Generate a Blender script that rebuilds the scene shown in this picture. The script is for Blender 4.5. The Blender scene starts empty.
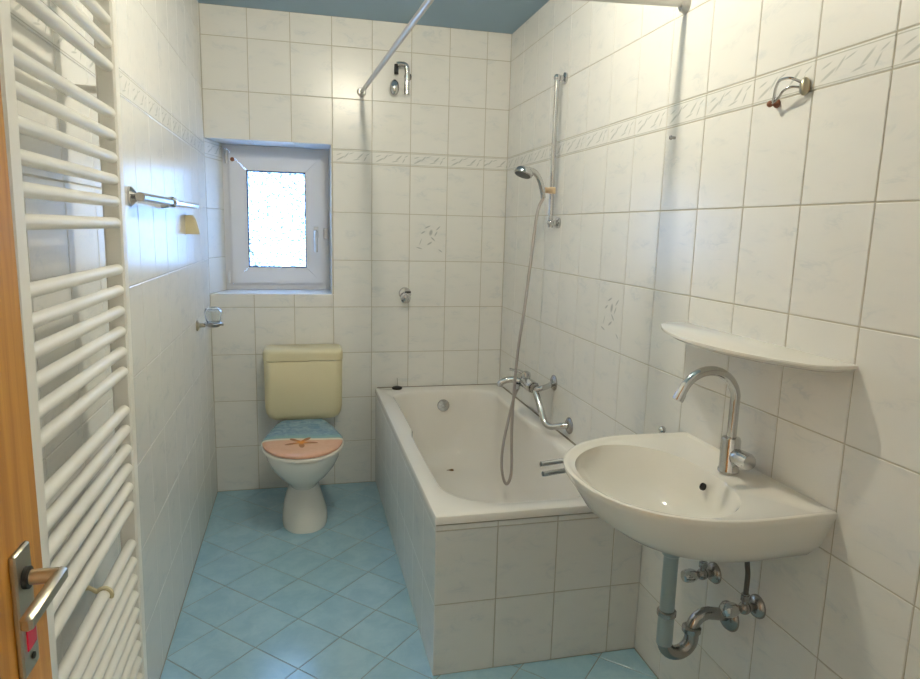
import bpy, math, random
from mathutils import Vector, Matrix, Euler

random.seed(7)
scene = bpy.context.scene
COL = scene.collection

# ------------------------------------------------------------------ camera, world, exposure
CAM = Vector((0.44008, -3.54256, 1.42296))
R_ = Vector((0.97189845, -0.23406984, 0.02499430))
U_ = Vector((0.01486905, 0.16700859, 0.98584332))
F_ = Vector((0.23493044, 0.95776795, -0.16579578))
F_PX = 654.766
cam_data = bpy.data.cameras.new('camera')
cam_data.sensor_fit = 'HORIZONTAL'
cam_data.sensor_width = 36.0
cam_data.lens = F_PX * 36.0 / 920.0
cam_data.clip_start = 0.02
cam = bpy.data.objects.new('camera', cam_data)
M = Matrix.Identity(4)
for i in range(3):
    M[i][0], M[i][1], M[i][2], M[i][3] = R_[i], U_[i], -F_[i], CAM[i]
cam.matrix_world = M
COL.objects.link(cam)
scene.camera = cam

world = bpy.data.worlds.new('overcast_sky')
scene.world = world
world.use_nodes = True
bg = world.node_tree.nodes['Background']
bg.inputs['Color'].default_value = (0.24, 0.48, 1.0, 1)
bg.inputs['Strength'].default_value = 19.0

# sky portal in the window opening (guides the sampling of the daylight only)
pl = bpy.data.lights.new('window_portal', 'AREA')
pl.shape = 'RECTANGLE'; pl.size = 0.56; pl.size_y = 0.78
pl.cycles.is_portal = True
po = bpy.data.objects.new('window_portal', pl)
po.location = (0.32, 0.285, 1.45)
po.rotation_euler = (math.radians(-90), 0, 0)
COL.objects.link(po)

scene.view_settings.view_transform = 'Standard'
scene.view_settings.look = 'None'
scene.view_settings.gamma = 1.0
scene.view_settings.use_curve_mapping = False
scene.view_settings.exposure = 0.25

LAMP = Vector((0.795, -1.705, 2.395))
LAMP_COLOR = (1.0, 0.90, 0.70, 1)
LAMP_STRENGTH = 670.0

# ------------------------------------------------------------------ measured room
XL, XR = -0.0126, 1.5504
YB, YF = 0.0, -3.47
ZC = 2.455
TW = 0.20271
ZROWS = [0.0, 0.2464, 0.4964, 0.7464, 0.9964, 1.2464, 1.4964, 1.7464, 1.8155, 2.0655, 2.3155, ZC]
BORDER_ROW = 7
JOINT = 0.003
TT = 0.0018      # tile stands proud of the grout bed

# ------------------------------------------------------------------ materials
def srgb(r, g, b):
    def f(c):
        c /= 255.0
        return c / 12.92 if c <= 0.04045 else ((c + 0.055) / 1.055) ** 2.4
    return (f(r), f(g), f(b), 1.0)

class NT:
    def __init__(self, name):
        self.m = bpy.data.materials.new(name)
        self.m.use_nodes = True
        self.t = self.m.node_tree
        self.b = self.t.nodes['Principled BSDF']
        self.out = self.t.nodes['Material Output']
    def n(self, typ, **kw):
        nd = self.t.nodes.new(typ)
        for k, v in kw.items():
            setattr(nd, k, v)
        return nd
    def l(self, a, b):
        self.t.links.new(a, b)
    def val(self, sock, v):
        if hasattr(v, 'is_linked') or isinstance(v, bpy.types.NodeSocket):
            self.l(v, sock)
        else:
            sock.default_value = v
    def math(self, op, a, b=0.0, c=None):
        nd = self.n('ShaderNodeMath', operation=op)
        self.val(nd.inputs[0], a); self.val(nd.inputs[1], b)
        if c is not None: self.val(nd.inputs[2], c)
        return nd.outputs[0]
    def mix(self, fac, a, b):
        nd = self.n('ShaderNodeMix', data_type='RGBA')
        self.val(nd.inputs['Factor'], fac)
        self.val(nd.inputs[6], a); self.val(nd.inputs[7], b)
        return nd.outputs[2]
    def rng(self, v, a, b, c=0.0, d=1.0, smooth=True):
        nd = self.n('ShaderNodeMapRange')
        nd.interpolation_type = 'SMOOTHSTEP' if smooth else 'LINEAR'
        self.val(nd.inputs[0], v)
        nd.inputs[1].default_value = a; nd.inputs[2].default_value = b
        nd.inputs[3].default_value = c; nd.inputs[4].default_value = d
        return nd.outputs[0]
    def coords(self):
        return self.n('ShaderNodeTexCoord').outputs['Object']
    def noise(self, vec, scale, detail=3.0, rough=0.5, dist=0.0):
        nd = self.n('ShaderNodeTexNoise')
        self.l(vec, nd.inputs['Vector'])
        nd.inputs['Scale'].default_value = scale
        nd.inputs['Detail'].default_value = detail
        nd.inputs['Roughness'].default_value = rough
        nd.inputs['Distortion'].default_value = dist
        return nd.outputs['Fac']
    def bump(self, h, strength, dist=0.001):
        nd = self.n('ShaderNodeBump')
        nd.inputs['Strength'].default_value = strength
        nd.inputs['Distance'].default_value = dist
        self.l(h, nd.inputs['Height'])
        self.l(nd.outputs[0], self.b.inputs['Normal'])
    def ellipse(self, vec, cx, cy, ang, a, b):
        mp = self.n('ShaderNodeMapping', vector_type='TEXTURE')
        self.l(vec, mp.inputs['Vector'])
        mp.inputs['Location'].default_value = (cx, cy, 0)
        mp.inputs['Rotation'].default_value = (0, 0, math.radians(ang))
        mp.inputs['Scale'].default_value = (a, b, 1)
        ln = self.n('ShaderNodeVectorMath', operation='LENGTH')
        self.l(mp.outputs[0], ln.inputs[0])
        return self.rng(ln.outputs['Value'], 1.0, 0.35)
    def rand_coords(self, k=37.0):
        c = self.coords()
        oi = self.n('ShaderNodeObjectInfo')
        r = self.math('MULTIPLY', oi.outputs['Random'], k)
        cb = self.n('ShaderNodeCombineXYZ')
        self.l(r, cb.inputs[0]); self.l(self.math('MULTIPLY', r, 1.7), cb.inputs[1]); self.l(r, cb.inputs[2])
        ad = self.n('ShaderNodeVectorMath', operation='ADD')
        self.l(c, ad.inputs[0]); self.l(cb.outputs[0], ad.inputs[1])
        return ad.outputs[0], oi.outputs['Random'], c

def simple(name, col, rough=0.4, metal=0.0, var=0.0, scale=8.0, spec=0.5, bump=0.0):
    t = NT(name)
    t.b.inputs['Roughness'].default_value = rough
    t.b.inputs['Metallic'].default_value = metal
    t.b.inputs['Specular IOR Level'].default_value = spec
    c = t.coords()
    f = t.noise(c, scale, 4)
    if var > 0:
        dark = tuple(x * (1 - var) for x in col[:3]) + (1,)
        t.l(t.mix(f, dark, col), t.b.inputs['Base Color'])
    else:
        t.b.inputs['Base Color'].default_value = col
    if bump > 0:
        t.bump(f, bump)
    return t.m

TILE_BASE = srgb(234, 233, 228)
TILE_VEIN = srgb(212, 216, 216)

def tile_material(name, kind='plain'):
    t = NT(name)
    v, rnd, c = t.rand_coords()
    mp = t.n('ShaderNodeMapping')
    t.l(v, mp.inputs['Vector'])
    mp.inputs['Rotation'].default_value = (0, 0, math.radians(-35))
    mp.inputs['Scale'].default_value = (1.0, 2.3, 1.0)
    n1 = t.noise(mp.outputs[0], 6.0, 4, 0.6, 0.9)
    vein = t.rng(t.math('ABSOLUTE', t.math('SUBTRACT', n1, 0.5)), 0.05, 0.0)
    cloud = t.noise(mp.outputs[0], 9.0, 3, 0.5)
    patch = t.rng(cloud, 0.45, 0.75)
    fac = t.math('MULTIPLY', vein, t.math('MULTIPLY', patch, 0.5))
    fac = t.math('ADD', fac, t.math('MULTIPLY', patch, 0.16))
    col = t.mix(fac, TILE_BASE, TILE_VEIN)
    tint = t.math('MULTIPLY', rnd, 0.06)
    col = t.mix(tint, col, srgb(220, 218, 211))
    sets = []
    if kind == 'border':
        sets = [(-.060, -.010, 28, .034, .0050), (-.030, .006, 48, .024, .0040), (-.068, .010, 20, .020, .0030),
                (.040, .004, 42, .030, .0050), (.066, -.008, 60, .020, .0035), (.020, -.014, 12, .026, .0030),
                (.080, .014, 30, .016, .0030), (-.005, .016, 20, .022, .0025)]
        ink = srgb(122, 134, 128); amt = 0.42
    elif kind == 'flower':
        sets = [(-.027, .030, 32, .018, .0050), (-.002, .060, 24, .024, .0045), (.056, .054, 45, .022, .0045),
                (.044, .024, 62, .020, .0045), (.028, -.004, -42, .022, .0050), (.010, -.028, 32, .022, .0060),
                (-.047, -.054, -16, .024, .0040), (.070, -.067, -35, .018, .0035), (.016, .030, 75, .022, .0120),
                (-.040, -.020, 70, .026, .0025)]
        ink = srgb(120, 130, 132); amt = 0.5
    if sets:
        acc = None
        for s in sets:
            e = t.ellipse(c, *s)
            acc = e if acc is None else t.math('MAXIMUM', acc, e)
        col = t.mix(t.math('MULTIPLY', acc, amt), col, ink)
    if kind == 'border':
        sx = t.n('ShaderNodeSeparateXYZ'); t.l(c, sx.inputs[0])
        av = t.math('ABSOLUTE', sx.outputs[1])
        ln = t.rng(t.math('ABSOLUTE', t.math('SUBTRACT', av, 0.0285)), 0.0018, 0.0006)
        col = t.mix(t.math('MULTIPLY', ln, 0.55), col, srgb(150, 150, 132))
    t.l(col, t.b.inputs['Base Color'])
    t.b.inputs['Roughness'].default_value = 0.26
    t.b.inputs['Specular IOR Level'].default_value = 0.5
    wave = t.noise(v, 14.0, 2)
    t.bump(wave, 0.10, 0.002)
    return t.m

def floor_tile_material():
    t = NT('blue_floor_tile')
    v, rnd, c = t.rand_coords()
    f = t.noise(v, 9.0, 5, 0.65, 0.4)
    g = t.noise(v, 60.0, 2)
    col = t.mix(t.rng(f, 0.3, 0.72), srgb(150, 190, 210), srgb(172, 208, 222))
    col = t.mix(t.math('MULTIPLY', g, 0.18), col, srgb(186, 212, 218))
    col = t.mix(t.math('MULTIPLY', rnd, 0.30), col, srgb(150, 192, 208))
    t.l(col, t.b.inputs['Base Color'])
    t.b.inputs['Roughness'].default_value = 0.17
    t.bump(t.noise(v, 35.0, 3), 0.05, 0.002)
    return t.m

def wood_material():
    t = NT('varnished_wood')
    c = t.coords()
    mp = t.n('ShaderNodeMapping'); t.l(c, mp.inputs['Vector'])
    mp.inputs['Scale'].default_value = (20, 20, 0.9)
    f = t.noise(mp.outputs[0], 3.0, 5, 0.6, 0.6)
    g = t.noise(mp.outputs[0], 14.0, 3, 0.6)
    col = t.mix(t.rng(f, 0.35, 0.7), srgb(186, 126, 44), srgb(212, 154, 70))
    col = t.mix(t.math('MULTIPLY', g, 0.3), col, srgb(160, 104, 36))
    t.l(col, t.b.inputs['Base Color'])
    t.b.inputs['Roughness'].default_value = 0.38
    return t.m

def lid_material():
    t = NT('printed_beach_lid')
    c = t.coords()
    sx = t.n('ShaderNodeSeparateXYZ'); t.l(c, sx.inputs[0])
    x, y = sx.outputs[0], sx.outputs[1]
    wav = t.math('MULTIPLY', t.math('SINE', t.math('MULTIPLY', x, 14.0)), 0.012)
    yy = t.math('ADD', y, wav)
    sea = t.rng(yy, -0.505, -0.495)
    ripple = t.noise(c, 22.0, 4, 0.6, 1.0)
    seacol = t.mix(t.rng(ripple, 0.35, 0.65), srgb(92, 136, 166), srgb(136, 172, 192))
    seacol = t.mix(t.rng(yy, -0.42, -0.50), seacol, srgb(132, 176, 176))
    sand = t.mix(t.noise(c, 40.0, 4), srgb(216, 162, 132), srgb(234, 186, 158))
    col = t.mix(sea, sand, seacol)
    foam = t.rng(t.math('ABSOLUTE', t.math('ADD', yy, 0.512)), 0.014, 0.004)
    col = t.mix(foam, col, srgb(236, 228, 205))
    # starfish
    dx = t.math('SUBTRACT', x, 0.430); dy = t.math('ADD', y, 0.555)
    r = t.math('SQRT', t.math('ADD', t.math('MULTIPLY', dx, dx), t.math('MULTIPLY', dy, dy)))
    th = t.math('ARCTAN2', dy, dx)
    arm = t.math('POWER', t.math('ABSOLUTE', t.math('COSINE', t.math('MULTIPLY', t.math('ADD', th, 0.25), 2.5))), 3.0)
    R = t.math('MULTIPLY_ADD', arm, 0.062, 0.016)
    star = t.rng(t.math('SUBTRACT', R, r), -0.003, 0.003)
    core = t.rng(r, 0.05, 0.0)
    starcol = t.mix(core, srgb(150, 92, 56), srgb(226, 132, 40))
    dxs = t.math('SUBTRACT', dx, 0.012); dys = t.math('ADD', dy, 0.018)
    shd = t.rng(t.math('ADD', t.math('MULTIPLY', t.math('ABSOLUTE', dxs), 0.35), t.math('ABSOLUTE', dys)), 0.028, 0.008)
    col = t.mix(t.math('MULTIPLY', shd, 0.55), col, srgb(140, 84, 50))
    col = t.mix(star, col, starcol)
    t.l(col, t.b.inputs['Base Color'])
    t.b.inputs['Roughness'].default_value = 0.06
    return t.m

def pane_material():
    t = NT('frosted_window_glass')
    c = t.coords()
    vo = t.n('ShaderNodeTexVoronoi'); t.l(c, vo.inputs['Vector']); vo.inputs['Scale'].default_value = 85.0
    cells = t.rng(vo.outputs['Distance'], 0.25, 0.85)
    tint = t.mix(cells, (1.0, 1.0, 1.0, 1), (0.20, 0.18, 0.13, 1))
    tr = t.n('ShaderNodeBsdfTransparent'); t.l(tint, tr.inputs['Color'])
    tl = t.n('ShaderNodeBsdfTranslucent'); t.l(tint, tl.inputs['Color'])
    mx = t.n('ShaderNodeMixShader'); mx.inputs[0].default_value = 0.5
    t.l(tr.outputs[0], mx.inputs[1]); t.l(tl.outputs[0], mx.inputs[2])
    t.l(mx.outputs[0], t.out.inputs['Surface'])
    return t.m

def emission_material(name, col, strength):
    t = NT(name)
    e = t.n('ShaderNodeEmission')
    e.inputs['Color'].default_value = col
    e.inputs['Strength'].default_value = strength
    t.l(e.outputs[0], t.out.inputs['Surface'])
    return t.m

def hose_material():
    t = NT('ribbed_hose')
    t.b.inputs['Base Color'].default_value = srgb(176, 168, 162)
    t.b.inputs['Metallic'].default_value = 0.75
    t.b.inputs['Roughness'].default_value = 0.38
    c = t.coords()
    w = t.n('ShaderNodeTexWave'); w.bands_direction = 'Z'
    t.l(c, w.inputs['Vector']); w.inputs['Scale'].default_value = 70.0
    t.bump(w.outputs['Fac'], 0.5, 0.002)
    return t.m

MAT = {
    'tile': tile_material('white_marbled_tile'),
    'border': tile_material('leaf_border_tile', 'border'),
    'flower': tile_material('flower_tile', 'flower'),
    'floor': floor_tile_material(),
    'grout': simple('grout', srgb(198, 191, 174), 0.9, var=0.15, scale=20),
    'grout_light': simple('light_grout', srgb(212, 210, 204), 0.85, var=0.08, scale=20),
    'grout_floor': simple('floor_grout', srgb(160, 160, 152), 0.9, var=0.2, scale=14),
    'ceiling': simple('blue_ceiling_paint', srgb(158, 184, 202), 0.8, var=0.05, scale=3),
    'paint': simple('hall_paint', srgb(240, 238, 232), 0.85, var=0.04, scale=3),
    'hallfloor': simple('hall_floor', srgb(190, 170, 145), 0.6, var=0.2, scale=5),
    'ceramic': simple('white_ceramic', srgb(236, 233, 224), 0.10, var=0.02, scale=3),
    'basin': simple('cream_ceramic', srgb(240, 237, 228), 0.10, var=0.02, scale=3),
    'enamel': simple('tub_enamel', srgb(240, 236, 228), 0.10, var=0.02, scale=3),
    'cistern': simple('yellowed_plastic', srgb(226, 216, 178), 0.30, var=0.04, scale=6),
    'seat': simple('white_seat_plastic', srgb(240, 236, 226), 0.25, var=0.02),
    'lid': lid_material(),
    'chrome': simple('chrome', srgb(205, 205, 205), 0.13, 1.0, var=0.05),
    'dull_chrome': simple('dull_chrome', srgb(176, 172, 168), 0.26, 1.0, var=0.15, scale=20),
    'nickel': simple('satin_nickel', srgb(196, 186, 164), 0.33, 1.0, var=0.08, scale=20),
    'alu': simple('rod_aluminium', srgb(206, 204, 200), 0.32, 0.55, var=0.04),
    'radiator': simple('radiator_enamel', srgb(242, 240, 232), 0.30, var=0.02),
    'wood': wood_material(),
    'red': simple('red_indicator', srgb(196, 30, 62), 0.35, var=0.05),
    'black': simple('black_rubber', srgb(28, 26, 24), 0.55, var=0.2),
    'dark': simple('dark_gasket', srgb(44, 58, 92), 0.6, var=0.1),
    'upvc': simple('window_plastic', srgb(226, 226, 228), 0.30, var=0.02),
    'brownspot': simple('brown_cap', srgb(150, 96, 70), 0.6, var=0.2),
    'pane': pane_material(),
    'greypipe': simple('grey_plastic_pipe', srgb(150, 168, 172), 0.35, var=0.05),
    'hose': hose_material(),
    'steelhose': simple('braided_hose', srgb(110, 106, 100), 0.45, 0.6, var=0.3, scale=180),
    'beige': simple('beige_plastic', srgb(214, 202, 164), 0.45, var=0.06, scale=12),
    'tan': simple('tan_plastic', srgb(206, 180, 146), 0.4, var=0.06, scale=12),
    'spray': simple('grey_spray_plate', srgb(96, 96, 94), 0.4, 0.3, var=0.3, scale=90),
    'lampbase': simple('lamp_base', srgb(235, 235, 230), 0.4, var=0.02),
    'lamp': emission_material('lamp_glass', LAMP_COLOR, LAMP_STRENGTH),
    'hall_fill_lamp': emission_material('hall_fill_glow', (1.0, 0.97, 0.92, 1), 310.0),  # glow of the added fill lamp in the hall
    'leaf': simple('dry_brown', srgb(120, 92, 40), 0.8, var=0.3),
    'silicone': simple('silicone_joint', srgb(150, 142, 126), 0.6, var=0.2, scale=30),
}
def glass_material():
    t = NT('clear_glass')
    t.b.inputs['Base Color'].default_value = (0.93, 0.96, 0.97, 1)
    t.b.inputs['Roughness'].default_value = 0.05
    t.b.inputs['Transmission Weight'].default_value = 0.9
    t.b.inputs['IOR'].default_value = 1.3
    return t.m
MAT['glass'] = glass_material()

# ------------------------------------------------------------------ mesh helpers
class MB:
    """collects shapes; build() links them as one mesh object"""
    def __init__(self):
        self.v, self.f, self.s = [], [], []
    def add(self, v, f, smooth=True):
        o = len(self.v)
        self.v += [tuple(p) for p in v]
        self.f += [tuple(i + o for i in q) for q in f]
        self.s += [smooth] * len(f)
        return self
    def box(self, x0, x1, y0, y1, z0, z1, bev=0.0):
        if bev <= 0:
            v = [(x, y, z) for z in (z0, z1) for y in (y0, y1) for x in (x0, x1)]
            f = [(0, 2, 3, 1), (4, 5, 7, 6), (0, 1, 5, 4), (2, 6, 7, 3), (0, 4, 6, 2), (1, 3, 7, 5)]
            return self.add(v, f, False)
        b = bev
        rings = []
        for (z, i) in ((z0, b), (z0 + b, 0), (z1 - b, 0), (z1, b)):
            c = b if i == 0 else b + i
            xs0, xs1, ys0, ys1 = x0 + i, x1 - i, y0 + i, y1 - i
            rings.append([(xs0 + b, ys0, z), (xs1 - b, ys0, z), (xs1, ys0 + b, z), (xs1, ys1 - b, z),
                          (xs1 - b, ys1, z), (xs0 + b, ys1, z), (xs0, ys1 - b, z), (xs0, ys0 + b, z)])
        return self.loft(rings, True, True, smooth=False)
    def loft(self, rings, cap0=False, cap1=False, closed=True, smooth=True):
        n = len(rings[0]); v = [p for r in rings for p in r]; f = []
        for i in range(len(rings) - 1):
            for j in range(n if closed else n - 1):
                k = (j + 1) % n
                f.append((i * n + j, i * n + k, (i + 1) * n + k, (i + 1) * n + j))
        if cap0: f.append(tuple(reversed(range(n))))
        if cap1: f.append(tuple(range((len(rings) - 1) * n, len(rings) * n)))
        return self.add(v, f, smooth)
    def tube(self, pts, rad, seg=12, cap=True, closed=False):
        pts = [Vector(p) for p in pts]
        n = len(pts)
        rads = rad if isinstance(rad, (list, tuple)) else [rad] * n
        tang = []
        for i in range(n):
            a = pts[i - 1] if i > 0 else pts[0]; b = pts[i + 1] if i < n - 1 else pts[-1]
            t = (b - a)
            tang.append(t.normalized() if t.length > 1e-9 else Vector((0, 0, 1)))
        up = Vector((0, 0, 1)) if abs(tang[0].z) < 0.9 else Vector((1, 0, 0))
        nx = tang[0].cross(up).normalized()
        rings = []
        for i in range(n):
            t = tang[i]
            nx = (nx - t * nx.dot(t))
            nx = nx.normalized() if nx.length > 1e-9 else t.orthogonal().normalized()
            ny = t.cross(nx)
            rings.append([pts[i] + (nx * math.cos(2 * math.pi * k / seg) + ny * math.sin(2 * math.pi * k / seg)) * rads[i] for k in range(seg)])
        return self.loft(rings, cap, cap)
    def lathe(self, origin, axis, prof, seg=24, cap=True):
        """prof = [(radius, distance along axis)]"""
        o = Vector(origin); a = Vector(axis).normalized()
        nx = a.orthogonal().normalized(); ny = a.cross(nx)
        rings = [[o + a * d + (nx * math.cos(2 * math.pi * k / seg) + ny * math.sin(2 * math.pi * k / seg)) * max(r, 1e-4) for k in range(seg)] for r, d in prof]
        return self.loft(rings, cap, cap)
    def ball(self, c, r, sc=(1, 1, 1), seg=20, rings=12):
        c = Vector(c)
        rr = []
        for i in range(rings + 1):
            a = -math.pi / 2 + math.pi * i / rings
            q = max(math.cos(a), 1e-3)
            rr.append([c + Vector((r * sc[0] * q * math.cos(2 * math.pi * k / seg), r * sc[1] * q * math.sin(2 * math.pi * k / seg), r * sc[2] * math.sin(a))) for k in range(seg)])
        return self.loft(rr, True, True)
    def build(self, name, mat, parent=None, autosmooth=True):
        me = bpy.data.meshes.new(name)
        me.from_pydata(self.v, [], self.f)
        me.polygons.foreach_set('use_smooth', self.s)
        me.materials.append(MAT[mat] if isinstance(mat, str) else mat)
        me.update()
        if autosmooth:
            me.set_sharp_from_angle(angle=math.radians(38))
        o = bpy.data.objects.new(name, me)
        COL.objects.link(o)
        if parent is not None:
            attach(o, parent)
        return o

def attach(o, parent):
    o.parent = parent
    o.matrix_parent_inverse = parent_world(parent).inverted()

def parent_world(p):
    m = p.matrix_basis.copy()
    if p.parent is not None:
        m = parent_world(p.parent) @ p.matrix_parent_inverse @ m
    return m

def thing(name, label, cat, loc=(0, 0, 0), group=None):
    o = bpy.data.objects.new(name, None)
    COL.objects.link(o)
    o.location = loc
    o.empty_display_size = 0.05
    tag(o, label, cat, group)
    return o

def tag(o, label=None, cat=None, group=None, kind=None):
    if label: o['label'] = label
    if cat: o['category'] = cat
    if group: o['group'] = group
    if kind: o['kind'] = kind
    return o

def struct(o, label=None):
    return tag(o, label, None, None, 'structure')

def arc(c, r, a0, a1, n, u, w):
    c, u, w = Vector(c), Vector(u), Vector(w)
    return [c + (u * math.cos(a0 + (a1 - a0) * i / n) + w * math.sin(a0 + (a1 - a0) * i / n)) * r for i in range(n + 1)]

def catmull(pts, sub=8):
    pts = [Vector(p) for p in pts]
    out = []
    for i in range(len(pts) - 1):
        p0 = pts[max(i - 1, 0)]; p1 = pts[i]; p2 = pts[i + 1]; p3 = pts[min(i + 2, len(pts) - 1)]
        for k in range(sub):
            t = k / sub
            out.append(0.5 * ((2 * p1) + (p2 - p0) * t + (2 * p0 - 5 * p1 + 4 * p2 - p3) * t * t + (3 * p1 - p0 - 3 * p2 + p3) * t ** 3))
    out.append(pts[-1])
    return out

# ------------------------------------------------------------------ tiles
TILE_MESHES = {}
def tile_mesh(w, h, mat):
    key = (round(w, 4), round(h, 4), mat)
    if key in TILE_MESHES: return TILE_MESHES[key]
    b = min(0.0016, w * .2, h * .2)
    x, y = w / 2, h / 2
    def rg(i, z): return [(-x + i, -y + i, z), (x - i, -y + i, z), (x - i, y - i, z), (-x + i, y - i, z)]
    rings = [rg(0, -TT - .0012), rg(0, -b * .6), rg(b, 0)]
    v = [p for r in rings for p in r]; f = []
    for i in range(2):
        for j in range(4):
            k = (j + 1) % 4
            f.append((i * 4 + j, i * 4 + k, i * 4 + 4 + k, i * 4 + 4 + j))
    f.append((8, 9, 10, 11))
    me = bpy.data.meshes.new('tile')
    me.from_pydata(v, [], f)
    me.materials.append(MAT[mat]); me.update()
    TILE_MESHES[key] = me
    return me

def put_tile(center, u, v, w, h, mat, parent, jitter=0.0022, joint=JOINT):
    """tile with its face normal u x v"""
    if w < 0.008 or h < 0.008: return None
    u = Vector(u).normalized(); v = Vector(v).normalized(); n = u.cross(v)
    o = bpy.data.objects.new('tile', tile_mesh(w - joint, h - joint, mat))
    m = Matrix.Identity(4)
    for i in range(3):
        m[i][0], m[i][1], m[i][2] = u[i], v[i], n[i]
    m = m @ Euler((random.gauss(0, jitter) * .5, random.gauss(0, jitter) * .5, 0)).to_matrix().to_4x4()
    m.translation = Vector(center)
    o.matrix_world = m
    COL.objects.link(o)
    o.parent = parent
    return o

def clip_cells(edges_a, edges_b, hole=None):
    out = []
    for j in range(len(edges_b) - 1):
        for i in range(len(edges_a) - 1):
            a0, a1, b0, b1 = edges_a[i], edges_a[i + 1], edges_b[j], edges_b[j + 1]
            if hole:
                ha0, ha1, hb0, hb1 = hole
                if a0 >= ha0 - 1e-6 and a1 <= ha1 + 0.02:
                    if b0 >= hb0 - 1e-6 and b1 <= hb1 + 1e-6: continue
                    if b0 < hb0 < b1: b1 = hb0
                    elif b0 < hb1 < b1: b0 = hb1
            out.append((a0, a1, b0, b1, i, j))
    return out

# ------------------------------------------------------------------ setting: floor, walls, ceiling
WX0, WX1, WZ0, WZ1 = XL, 0.6005, 1.066, 1.836      # window opening in the back wall

floor = struct(MB().box(XL - .1, XR + .1, YF - .15, YB + .1, -0.08, -TT).build('floor', 'grout_floor'),
               'pale blue square floor tiles laid diagonally')
def clip_poly(poly, axis, val, keep_greater):
    out = []
    for i in range(len(poly)):
        a, b = poly[i], poly[(i + 1) % len(poly)]
        ia = (a[axis] >= val) if keep_greater else (a[axis] <= val)
        ib = (b[axis] >= val) if keep_greater else (b[axis] <= val)
        if ia: out.append(a)
        if ia != ib:
            t = (val - a[axis]) / (b[axis] - a[axis])
            out.append((a[0] + (b[0] - a[0]) * t, a[1] + (b[1] - a[1]) * t))
    return out
P2 = 0.2843
FULL = None
def floor_tile_obj(cx, cy, poly, shared):
    global FULL
    if shared and FULL is not None:
        me = FULL
    else:
        n = len(poly); b = .0015
        ctr = (sum(p[0] for p in poly) / n, sum(p[1] for p in poly) / n)
        lo = [(p[0] - cx, p[1] - cy, -0.006) for p in poly]
        mid = [(p[0] - cx, p[1] - cy, -0.001) for p in poly]
        top = []
        for p in poly:
            d = Vector((ctr[0] - p[0], ctr[1] - p[1]));
            d = d.normalized() * min(b * 1.4, d.length * .3) if d.length > 1e-6 else d
            top.append((p[0] - cx + d.x, p[1] - cy + d.y, 0))
        mb = MB(); mb.loft([lo, mid, top], False, True, smooth=False)
        me = bpy.data.meshes.new('tile')
        me.from_pydata(mb.v, [], mb.f); me.materials.append(MAT['floor']); me.update()
        if shared: FULL = me
    o = bpy.data.objects.new('tile', me)
    o.location = (cx, cy, random.uniform(-.0004, .0002))
    COL.objects.link(o); o.parent = floor
g = P2 / 2 - 0.0024 * .7071 * 1.2
for a in range(-3, 14):
    for b_ in range(-14, 8):
        s = -0.832 - P2 * (a + .5)     # y - x
        q = -0.86 + P2 * (b_ + .5)     # x + y
        cx, cy = (q - s) / 2, (q + s) / 2
        poly = [(cx, cy - g), (cx + g, cy), (cx, cy + g), (cx - g, cy)]
        c0 = list(poly)
        for ax, val, kg in ((0, XL + .002, True), (0, XR - .002, False), (1, YF + .002, True), (1, YB - .002, False)):
            c0 = clip_poly(c0, ax, val, kg)
            if len(c0) < 3: break
        if len(c0) < 3: continue
        if min(p[0] for p in c0) > 0.86 and min(p[1] for p in c0) > -1.66: continue   # wholly under the tub
        ar = abs(sum(c0[i][0] * c0[(i + 1) % len(c0)][1] - c0[(i + 1) % len(c0)][0] * c0[i][1] for i in range(len(c0)))) / 2
        if ar < 2e-5: continue
        floor_tile_obj(cx, cy, c0, len(c0) == 4 and abs(ar - 2 * g * g) < 1e-5)

struct(MB().box(XL - .12, XR + .12, YF - .15, YB + .35, ZC, ZC + .1).build('ceiling', 'ceiling'), 'plain blue painted ceiling')

def wall_rows_mat(j, i=0):
    return 'border' if j == BORDER_ROW else 'tile'

# back wall with window opening
DEPTH = 0.34
wb = MB()
wb.box(WX1, XR + .12, YB + TT, DEPTH, -.08, ZC)
wb.box(XL - .12, WX1, YB + TT, DEPTH, -.08, WZ0 - TT)
wb.box(XL - .12, WX1, YB + TT, DEPTH, WZ1 + TT, ZC)
# splayed left cheek of the opening
lx1 = 0.052
cheek = [(XL - .12, YB + TT), (XL - TT, YB + TT), (lx1 - TT, 0.235), (lx1 - TT, DEPTH), (XL - .12, DEPTH)]
wb.loft([[(x, y, WZ0 - TT) for x, y in cheek], [(x, y, WZ1 + TT) for x, y in cheek]], True, True, smooth=False)
wall_back = struct(wb.build('wall_back', 'grout'), 'white marbled tile wall with leaf border and small window')
xe = [XL] + [TW * k for k in range(1, 8)] + [XR]
for a0, a1, b0, b1, i, j in clip_cells(xe, ZROWS, (WX0, WX1, WZ0, WZ1)):
    if a0 > 0.84 and b1 < 0.5: continue                     # behind the tub
    mat = wall_rows_mat(j)
    if i == 5 and j == 5: mat = 'flower'
    put_tile(((a0 + a1) / 2, YB, (b0 + b1) / 2), (1, 0, 0), (0, 0, 1), a1 - a0, b1 - b0, mat, wall_back)
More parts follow.
